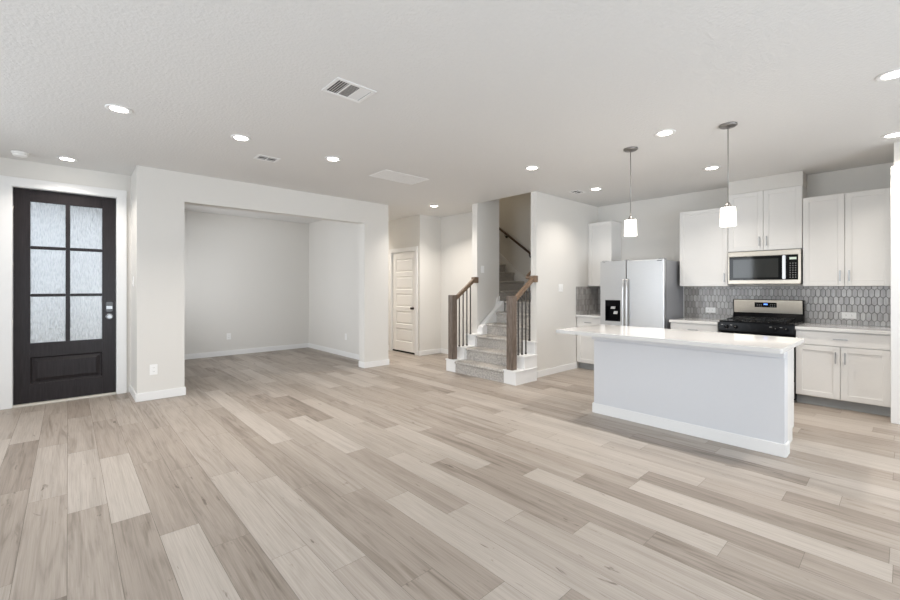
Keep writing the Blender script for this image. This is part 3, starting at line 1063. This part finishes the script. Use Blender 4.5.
on_back = lambda u, z, n: (KIT_X - n, u, z)
on_left = lambda u, z, n: (u, KIT_Y - n, z)
ZB, ZT = 0.900, 1.366
backsplash([(on_back, 0.100, 2.318, ZB, ZT)], [(KIT_X - 0.0055, KX, 0.100, 2.318, ZB, ZT)],
           'grey picket tile backsplash behind the range', (KIT_X, 1.2, ZB))
backsplash([(on_back, 3.29, KIT_Y - 0.008, ZB, ZT), (on_left, 6.27, KIT_X - 0.008, ZB, ZT)],
           [(KIT_X - 0.0055, KX, 3.29, KIT_Y - 0.0055, ZB, ZT), (6.27, KX, KIT_Y - 0.0055, KIT_Y - 0.0015, ZB, ZT)],
           'grey picket tile backsplash in the corner left of the refrigerator', (6.7, KIT_Y, ZB))
struct('trim_7', MB().box(KIT_X - 0.012, KIT_X, 2.320, 2.345, ZB, ZT, bev=0.003), M['trim'], 'thin white edge strip ending the tiles beside the refrigerator', 'tile edge')

# ------------------------------------------------------------------ refrigerator
fr = thing('refrigerator', (6.55, 2.795, 0), 'stainless side by side refrigerator with black water dispenser', 'refrigerator')
FY0, FY1, FS = 2.318, 3.272, 2.862
mb = MB()
mb.box(6.282, 6.96, FY0 + 0.003, FY1 - 0.003, 0.025, 1.742, bev=0.004)
mb.build('body', M['fridge_side'], fr)
MB().box(6.245, 6.30, FY0 + 0.01, FY1 - 0.01, 0.0, 0.075).build('kick_grille', M['black_matte'], fr)
MB().box(6.2, 6.276, FY0, FS - 0.004, 0.085, 1.757, bev=0.012, seg=3).build('fridge_door', M['steel'], fr)
# freezer door with a recess for the dispenser
DY0, DY1, DZ0, DZ1 = 2.948, 3.192, 0.832, 1.156
mb = MB()
mb.box(6.2, 6.276, FS + 0.004, DY0, 0.085, 1.757, bev=0.0)
mb.box(6.2, 6.276, DY1, FY1, 0.085, 1.757)
mb.box(6.2, 6.276, DY0, DY1, DZ1, 1.757)
mb.box(6.2, 6.276, DY0, DY1, 0.085, DZ0)
fz = mb.build('freezer_door', M['steel'], fr)
mb = MB()
mb.box(6.270, 6.275, DY0, DY1, DZ0, DZ1)
mb.box(6.197, 6.272, DY0, DY0 + 0.016, DZ0, DZ1, bev=0.003)
mb.box(6.197, 6.272, DY1 - 0.016, DY1, DZ0, DZ1, bev=0.003)
mb.box(6.197, 6.272, DY0 + 0.016, DY1 - 0.016, DZ0, DZ0 + 0.03, bev=0.003)
mb.box(6.197, 6.272, DY0 + 0.016, DY1 - 0.016, DZ1 - 0.09, DZ1, bev=0.003)
ds = mb.build('dispenser', M['black'], fr)
MB().prism([(6.24, 1.058), (6.222, 1.025), (6.228, 1.02), (6.25, 1.058)], 'Y', 3.045, 3.115).build('ice_paddle', M['paddle'], ds)
MB().prism([(6.255, 0.985), (6.23, 0.945), (6.236, 0.94), (6.262, 0.985)], 'Y', 3.015, 3.075).build('water_paddle', M['paddle'], ds)
for yy in (FS - 0.030, FS + 0.030):
    mb = MB()
    zt, zb = 1.47, 0.42
    pts = [(6.200, yy, zt), (6.172, yy, zt - 0.012), (6.152, yy, zt - 0.05)]
    for k in range(1, 12):
        a = k / 12
        pts.append((6.152 - 0.012 * math.sin(math.pi * a), yy, zt - 0.05 - (zt - zb - 0.1) * a))
    pts += [(6.152, yy, zb + 0.05), (6.172, yy, zb + 0.012), (6.200, yy, zb)]
    mb.tube(pts, 0.0145, 12)
    mb.build('handle', M['steel'], fr)
MB().box(6.1975, 6.2005, 2.345, 2.415, 1.728, 1.738, bev=0.001).build('badge', M['dark_badge'], fr)
MB().box(6.1975, 6.2005, 3.19, 3.235, 1.735, 1.741, bev=0.001).build('badge', M['dark_badge'], fr)
for yy in (FY0 + 0.05, FS, FY1 - 0.05):
    MB().box(6.225, 6.32, yy - 0.04, yy + 0.04, 1.744, 1.768, bev=0.005).build('hinge_cover', M['fridge_side'], fr)

# ------------------------------------------------------------------ range
rg = thing('gas_range', (6.6, 1.271, 0), 'black and stainless freestanding gas range', 'range')
RY0, RY1 = 0.890, 1.656
mb = MB()
mb.box(6.275, 6.96, RY0, RY1, 0.03, 0.905)
mb.box(6.33, 6.9, RY0 + 0.03, RY1 - 0.03, 0, 0.03)
mb.build('body', M['black'], rg)
mb = MB()
mb.box(6.245, 6.90, RY0 - 0.001, RY1 + 0.001, 0.905, 0.925, bev=0.006)
mb.build('cooktop', M['black'], rg)
# sloped control front with knobs
mb = MB().prism([(6.243, 0.905), (6.235, 0.80), (6.245, 0.785), (6.275, 0.785), (6.275, 0.905)], 'Y', RY0, RY1, bev=0.003)
cp = mb.build('control_panel', M['black'], rg)
for y in (0.965, 1.065, 1.47, 1.57):
    mb = MB().lathe([(0.021, 6.239), (0.021, 6.220), (0.017, 6.212)], (0, y, 0.852), axis='X', seg=20)
    kn = mb.build('knob', M['black'], rg)
    MB().box(6.2115, 6.2128, y - 0.0015, y + 0.0015, 0.854, 0.868).build('pointer', M['grey_mark'], kn)
for y in (1.015, 1.115, 1.520, 1.620):
    MB().box(6.2373, 6.2388, y - 0.012, y + 0.012, 0.872, 0.877).build('printed_mark', M['grey_mark'], rg)
MB().box(6.235, 6.275, RY0 + 0.004, RY1 - 0.004, 0.255, 0.775, bev=0.006).build('oven_door', M['black_glass'], rg)
mb = MB().tube([(6.19, RY0 + 0.05, 0.735), (6.19, RY1 - 0.05, 0.735)], 0.013, 12)
for y in (RY0 + 0.075, RY1 - 0.075):
    mb.lathe([(0.009, 6.19), (0.009, 6.24)], (0, y, 0.735), axis='X', seg=10)
mb.build('oven_handle', M['warm_steel'], rg)
MB().box(6.235, 6.275, RY0 + 0.004, RY1 - 0.004, 0.045, 0.248, bev=0.006).build('drawer', M['warm_steel'], rg)
# backguard
mb = MB()
mb.prism([(6.87, 0.905), (6.90, 1.008), (6.885, 1.188), (6.97, 1.188), (6.97, 0.905)], 'Y', RY0 + 0.001, RY1 - 0.001, bev=0.004)
mb.build('backguard', M['black'], rg)
mb = MB().prism([(6.893, 1.010), (6.898, 1.010), (6.885, 1.182), (6.880, 1.182)], 'Y', RY0 + 0.014, RY1 - 0.014)
bgp = mb.build('backguard_panel', M['warm_steel'], rg)
disp = MB().prism([(6.8865, 1.085), (6.8925, 1.085), (6.886, 1.150), (6.880, 1.150)], 'Y', 1.165, 1.405)
dp = disp.build('clock_display', M['black_glass'], rg)
MB().prism([(6.8829, 1.118), (6.8835, 1.118), (6.8819, 1.138), (6.8813, 1.138)], 'Y', 1.262, 1.304).build('clock_digits', M['clock'], dp)
mb = MB()
for i in range(6):
    for (ya, yb) in ((1.18, 1.245), (1.325, 1.39)):
        y = ya + (yb - ya) * (i % 3) / 3
        z = 1.100 + 0.02 * (i // 3)
        xx = 6.8853 - (z - 1.10) * 0.1
        mb.box(xx - 0.001, xx, y, y + 0.012, z, z + 0.004)
tag(mb.build('printed_lettering', M['grey_mark'], dp), kind='stuff')
# grates, burners
for gy in (1.065, 1.271, 1.477):
    mb = MB()
    w = 0.09
    mb.box(6.26, 6.275, gy - w, gy + w, 0.944, 0.956, bev=0.003)
    mb.box(6.80, 6.815, gy - w, gy + w, 0.944, 0.956, bev=0.003)
    for y in (gy - w, gy, gy + w):
        mb.box(6.26, 6.815, y - 0.006, y + 0.006, 0.944, 0.956, bev=0.003)
    for x in (6.39, 6.54, 6.68):
        mb.box(x - 0.005, x + 0.005, gy - w, gy + w, 0.944, 0.956, bev=0.003)
    for x in (6.268, 6.807):
        for y in (gy - w + 0.006, gy + w - 0.006):
            mb.box(x - 0.006, x + 0.006, y - 0.006, y + 0.006, 0.924, 0.946)
    mb.build('grate', M['black_matte'], rg)
for x, y in ((6.39, 1.065), (6.68, 1.065), (6.54, 1.271), (6.39, 1.477), (6.68, 1.477)):
    MB().lathe([(0.045, 0.924), (0.045, 0.932), (0.034, 0.934), (0.034, 0.941)], (x, y, 0), seg=20).build('burner', M['black_matte'], rg)

# ------------------------------------------------------------------ microwave
mw = thing('microwave', (6.8, 1.268, 1.392), 'stainless over the range microwave with black glass door', 'microwave')
MY0, MY1, MZ0, MZ1, MX = 0.884, 1.652, 1.392, 1.826, 6.628
MB().box(MX + 0.025, KX, MY0, MY1, MZ0, MZ1, bev=0.003).build('body', M['black'], mw)
mb = MB()
mb.box(MX, MX + 0.03, MY0, MY1, MZ1 - 0.066, MZ1 - 0.001, bev=0.007, seg=3)
mb.box(MX, MX + 0.03, MY0, MY1, MZ0 + 0.004, MZ0 + 0.056, bev=0.007, seg=3)
mb.box(MX, MX + 0.03, MY0, MY0 + 0.026, MZ0 + 0.05, MZ1 - 0.06, bev=0.003)
mb.box(MX, MX + 0.03, MY1 - 0.016, MY1, MZ0 + 0.05, MZ1 - 0.06, bev=0.003)
mb.build('front_frame', M['warm_steel'], mw)
md = MB().box(MX + 0.003, MX + 0.028, 1.062, MY1 - 0.016, MZ0 + 0.056, MZ1 - 0.066, bev=0.002).build('door', M['black_glass'], mw)
MB().box(MX + 0.0015, MX + 0.0035, 1.105, 1.592, MZ0 + 0.088, MZ1 - 0.105, bev=0.0008).build('window', M['micro_window'], md)
mb = MB()
mb.box(MX - 0.036, MX - 0.018, 1.028, 1.062, MZ0 + 0.062, MZ1 - 0.072, bev=0.007, seg=3)
for z in (MZ0 + 0.085, MZ1 - 0.095):
    mb.box(MX - 0.022, MX + 0.006, 1.036, 1.054, z - 0.012, z + 0.012)
tag(mb.build('handle', M['steel'], mw), 'vertical silver handle')
ctl = MB().box(MX + 0.003, MX + 0.028, MY0 + 0.026, 1.062, MZ0 + 0.056, MZ1 - 0.066, bev=0.002).build('control_panel', M['black_glass'], mw)
MB().box(MX + 0.0015, MX + 0.0035, 0.928, 0.995, 1.700, 1.728).build('display', M['lcd'], ctl)
mb = MB()
for r in range(7):
    for c in range(3):
        mb.box(MX + 0.0018, MX + 0.0034, 0.93 + c * 0.026, 0.942 + c * 0.026, 1.475 + r * 0.029, 1.481 + r * 0.029)
tag(mb.build('printed_lettering', M['grey_mark'], ctl), kind='stuff')

# ------------------------------------------------------------------ island
il = thing('kitchen_island', (4.5, 1.47, 0), 'pale grey kitchen island with white baseboard and overhanging top', 'island')
IX0, IX1, IY0, IY1 = 4.205, 4.335, 0.662, 2.292
mb = MB()
mb.box(IX0, IX1, IY0, IY1, 0, 0.780)
mb.box(IX0 + 0.012, IX1, IY0 + 0.004, IY1 - 0.004, 0.780, 0.792)
mb.box(IX0, IX1, IY0, IY1, 0.792, 0.862)
mb.build('knee_wall', M['island'], il)
mb = MB()
mb.prism([(IX1, 0), (4.735, 0), (4.735, 0.105), (4.805, 0.105), (4.805, 0.862), (IX1, 0.862)], 'Y', IY0 + 0.028, IY1 - 0.028)
cb = mb.build('cabinet_body', M['cabinet'], il)
for a, b in ((IY0 + 0.03, 1.075), (1.08, 1.68), (1.685, IY1 - 0.03)):
    mb = MB()
    x = 4.805
    mb.box(x, x + 0.019, a, b, 0.70, 0.852, bev=0.002)
    mb.build('drawer', M['cabinet'], il)
    mb = MB()
    for c, d in ((a, (a + b) / 2 - 0.002), ((a + b) / 2 + 0.002, b)):
        shaker(mb, x, c, d, 0.113, 0.692)
    mb.build('door', M['cabinet'], il)
mb = MB()
mb.box(IX0 - 0.015, IX0, IY0 - 0.015, IY1 + 0.015, 0, 0.105, bev=0.004)
mb.box(IX0, IX1, IY0 - 0.015, IY0, 0, 0.105, bev=0.004)
mb.box(IX0, IX1, IY1, IY1 + 0.015, 0, 0.105, bev=0.004)
mb.build('base_trim', M['trim'], il)
mb = MB()
mb.box(IX0 - 0.024, IX0, IY0, IY1 + 0.015, 0.792, 0.864, bev=0.003)
mb.box(IX0, IX1, IY1, IY1 + 0.015, 0.790, 0.864, bev=0.003)
mb.build('apron_trim', M['island'], il)
def rounded(x0, x1, y0, y1, r, n=6):
    pts = []
    for cx, cy, a0 in ((x1 - r, y1 - r, 0), (x0 + r, y1 - r, 90), (x0 + r, y0 + r, 180), (x1 - r, y0 + r, 270)):
        for k in range(n + 1):
            a = R(a0 + 90 * k / n)
            pts.append((cx + r * math.cos(a), cy + r * math.sin(a)))
    return pts
mb = MB().prism(rounded(3.850, 4.825, 0.618, 2.545, 0.02), 'Z', 0.864, 0.900, bev=0.003)
tag(mb.build('countertop', M['quartz'], origin=(4.36, 1.56, 0.864)), 'large white quartz countertop on the island', 'countertop', 'kitchen worktops')

# ------------------------------------------------------------------ lights
def glow(parent, loc, kind, energy, size=0.1):
    d = bpy.data.lights.new('lamp_light', kind)
    d.energy = energy
    d.color = WARM
    if kind == 'AREA':
        d.shape = 'DISK'; d.size = size; d.spread = R(125)
    else:
        d.shadow_soft_size = size
    o = bpy.data.objects.new('lamp_light', d)
    COL.objects.link(o)
    o.parent = parent
    o.location = loc
    return o


def make_downlight():
    root = thing('downlight', (0, 0, CEIL), 'x', 'ceiling light', 'recessed ceiling lights', local=True)
    MB().lathe([(0.090, 0.0), (0.090, -0.004), (0.082, -0.008), (0.062, -0.006), (0.058, 0.0)], seg=36).build('trim_ring', M['trim'], root)
    MB().lathe([(0.060, -0.001), (0.059, -0.005), (0.045, -0.006)], seg=36).build('lens', M['lamp_lens'], root)
    glow(root, (0, 0, -0.03), 'AREA', DOWNLIGHT_W, 0.12)
    return root


DL = [(0.304, 4.29, 'lit recessed light nearest the viewer at upper left of the living room'),
      (1.229, 4.327, 'lit recessed light between the small ceiling vent and the living room corner'),
      (-0.008, 6.347, 'lit recessed light in front of the dark front door'),
      (2.19, 4.339, 'lit recessed light left of the return air grille'),
      (4.769, 5.64, 'lit recessed light in the hallway near the stairs'),
      (4.62, 8.2, 'added unseen recessed light brightening the far hallway'),  # extra lamp added out of view to brighten the hall
      (4.123, 3.051, 'lit recessed light in front of the stair opening'),
      (5.692, 3.072, 'lit recessed light near the refrigerator beside the small kitchen vent'),
      (4.103, 1.525, 'lit recessed light between the two pendant lamps'),
      (5.722, 1.591, 'lit recessed light in front of the microwave'),
      (4.118, 0.064, 'lit recessed light cut by the right edge, nearer the viewer'),
      (5.751, 0.089, 'lit recessed light at the right edge above the double cabinet')]
first = make_downlight()
for k, (x, y, lab) in enumerate(DL):
    o = first if k == 0 else copy_tree(first)
    o.location = (x, y, CEIL)
    o['label'] = lab
    if k in (4, 5):        # more power for the hallway lamp and the added unseen one
        lamp = [c for c in o.children if c.type == 'LIGHT'][0]
        lamp.data = lamp.data.copy()
        lamp.data.energy = 15


def pendant(x, y, zb, label):
    root = thing('pendant_lamp', (x, y, CEIL), label, 'pendant lamp', 'pendant lamps over the island', local=True)
    H = CEIL
    MB().lathe([(0.070, 0.0), (0.070, -0.010), (0.058, -0.020), (0.012, -0.024), (0.012, -0.034)], seg=36).build('canopy', M['nickel'], root)
    top = zb + 0.165 - H
    MB().lathe([(0.0036, -0.03), (0.0036, top + 0.03)], seg=10).build('rod', M['nickel'], root)
    MB().lathe([(0.010, top + 0.045), (0.024, top + 0.02), (0.026, top), (0.026, top - 0.03)], seg=24).build('socket_cap', M['nickel'], root)
    MB().lathe([(0.024, top), (0.054, top - 0.001), (0.058, top - 0.008), (0.0625, zb - H + 0.004), (0.0615, zb - H), (0.057, zb - H), (0.053, top - 0.012), (0.024, top - 0.012)], seg=36).build('lamp_shade', M['lamp_shade'], root)
    glow(root, (0, 0, zb - H - 0.03), 'AREA', 2.2, 0.10)


pendant(4.313, 1.943, 1.885, 'lit white glass pendant hanging in front of the refrigerator wall')
pendant(4.313, 1.074, 1.893, 'lit white glass pendant hanging in front of the microwave cabinet')

# ------------------------------------------------------------------ vents, detector
def register(x, y, sx, sy, label, style):
    root = thing('ceiling_vent', (x, y, CEIL), label, 'ceiling vent', 'ceiling vents', local=True)
    fw = 0.028
    mb = MB()
    for a, b, c, d in ((-sx, sx, -sy, -sy + fw), (-sx, sx, sy - fw, sy), (-sx, -sx + fw, -sy + fw, sy - fw), (sx - fw, sx, -sy + fw, sy - fw)):
        mb.box(a, b, c, d, -0.006, 0, bev=0.002)
    if style == 'three':
        w = (2 * sx - 2 * fw) / 3
        for k in (1, 2):
            mb.box(-sx + fw + k * w - 0.006, -sx + fw + k * w + 0.006, -sy + fw, sy - fw, -0.005, 0)
    mb.build('frame', M['trim'], root)
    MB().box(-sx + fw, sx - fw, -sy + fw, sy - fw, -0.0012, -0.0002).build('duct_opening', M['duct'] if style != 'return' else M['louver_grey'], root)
    mb = MB()
    y0, y1 = -sy + fw, sy - fw
    if style == 'three':
        # three banks of angled blades, each throwing air its own way
        w = (2 * sx - 2 * fw) / 3
        for bank in range(3):
            xa = -sx + fw + bank * w + 0.007
            xb = xa + w - 0.014
            n = (4, 12, 9)[bank]
            for k in range(n):
                if bank == 1:
                    yc = y0 + (y1 - y0) * (k + 0.5) / n
                    mb.prism([(yc - 0.0062, -0.0045), (yc - 0.005, -0.0045), (yc + 0.0062, -0.0015), (yc + 0.005, -0.0015)], 'X', xa, xb)
                else:
                    s = -1 if bank == 0 else 1
                    xc = xa + (xb - xa) * (k + 0.5) / n
                    mb.prism([(xc + s * 0.0045, -0.0045), (xc + s * 0.0035, -0.0045), (xc - s * 0.0045, -0.0015), (xc - s * 0.0035, -0.0015)], 'Y', y0, y1)
    else:
        n = int((y1 - y0) / 0.020) if style == 'return' else 2
        s = -1
        for k in range(n):
            yc = y0 + (y1 - y0) * (k + 0.5) / n
            mb.prism([(yc - s * 0.005, -0.004), (yc - s * 0.0035, -0.004), (yc + s * 0.005, -0.0015), (yc + s * 0.0035, -0.0015)], 'X', -sx + fw, sx - fw)
        mb.box(-0.004, 0.004, y0, y1, -0.0046, -0.0012)
    mb.build('louver', M['trim'], root)


register(1.518, 2.757, 0.158, 0.128, 'white ceiling vent with three louver banks, nearest the viewer', 'three')
register(3.205, 4.487, 0.345, 0.195, 'large white return air grille in the ceiling above the nook opening', 'return')
register(1.640, 4.820, 0.120, 0.092, 'small white ceiling vent with dark slot near the nook wall', 'small')
register(5.660, 3.360, 0.120, 0.088, 'small ceiling vent in front of the stair wall and refrigerator', 'small')
sd = thing('smoke_detector', (-0.377, 6.385, CEIL), 'round white smoke detector on the ceiling by the front door', 'smoke detector', local=True)
MB().lathe([(0.070, 0), (0.070, -0.012), (0.064, -0.016)], seg=32).build('base', M['plate'], sd)
MB().lathe([(0.060, -0.016), (0.060, -0.030), (0.050, -0.042), (0.020, -0.046)], seg=32).build('cover', M['plate'], sd)


# ------------------------------------------------------------------ outlets and switches (local: plate in YZ, facing -X)
def plate(loc, rz, w, h, label, cat, style, group):
    root = thing('wall_outlet' if cat == 'outlet' else 'light_switch', loc, label, cat, group, local=True, rz=rz)
    MB().box(-0.006, 0, -w / 2, w / 2, -h / 2, h / 2, bev=0.003).build('plate', M['plate'], root)
    if style == 'outlet':
        for s in (-1, 1):
            if h > w: c = (0, s * h * 0.19)
            else: c = (s * w * 0.19, 0)
            mb = MB()
            mb.box(-0.0085, -0.005, c[0] - 0.016, c[0] + 0.016, c[1] - 0.014, c[1] + 0.014, bev=0.003)
            rc = mb.build('receptacle', M['plate'], root)
            mb = MB()
            for d in (-0.006, 0.006):
                if h > w: mb.box(-0.009, -0.0083, c[0] + d - 0.0012, c[0] + d + 0.0012, c[1] - 0.004, c[1] + 0.006)
                else: mb.box(-0.009, -0.0083, c[0] - 0.004, c[0] + 0.006, c[1] + d - 0.0012, c[1] + d + 0.0012)
            mb.build('slot', M['slot'], rc)
    else:
        n = 2 if style == 'double' else 1
        for k in range(n):
            yc = 0 if n == 1 else (k - 0.5) * w * 0.42
            MB().prism([(-0.006, -0.032), (-0.013, -0.032), (-0.008, 0.032), (-0.006, 0.032)], 'Y', yc - 0.016, yc + 0.016, bev=0.0008).build('rocker', M['plate'], root)


QY = R(90)       # local -X turned to face -Y
plate((0.762, HEAD_Y, 0.362), QY, 0.078, 0.125, 'white outlet on the wall end right of the front door', 'outlet', 'outlet', 'wall outlets')
plate((2.363, NICHE_Y, 0.378), QY, 0.078, 0.125, 'white outlet on the back wall of the nook', 'outlet', 'outlet', 'wall outlets')
plate((4.01, 7.403, 0.39), 0, 0.078, 0.125, 'white outlet on the right side wall of the nook', 'outlet', 'outlet', 'wall outlets')
plate((KIT_X - 0.0085, 1.962, 1.018), 0, 0.130, 0.078, 'horizontal white outlet on the tiles between refrigerator and range', 'outlet', 'outlet', 'wall outlets')
plate((KIT_X - 0.0085, 0.482, 1.012), 0, 0.130, 0.078, 'horizontal white outlet on the tiles right of the range', 'outlet', 'outlet', 'wall outlets')
plate((0.60, 6.46, 1.425), 0, 0.078, 0.125, 'white light switch on the narrow wall beside the front door', 'light switch', 'single', 'light switches')
plate((5.30, STAIR_L, 1.665), QY, 0.080, 0.125, 'white switch plate on the wall left of the stairs', 'light switch', 'single', 'light switches')
plate((5.815, KIT_Y, 1.345), QY, 0.125, 0.125, 'white double light switch between the stairs and refrigerator', 'light switch', 'double', 'light switches')
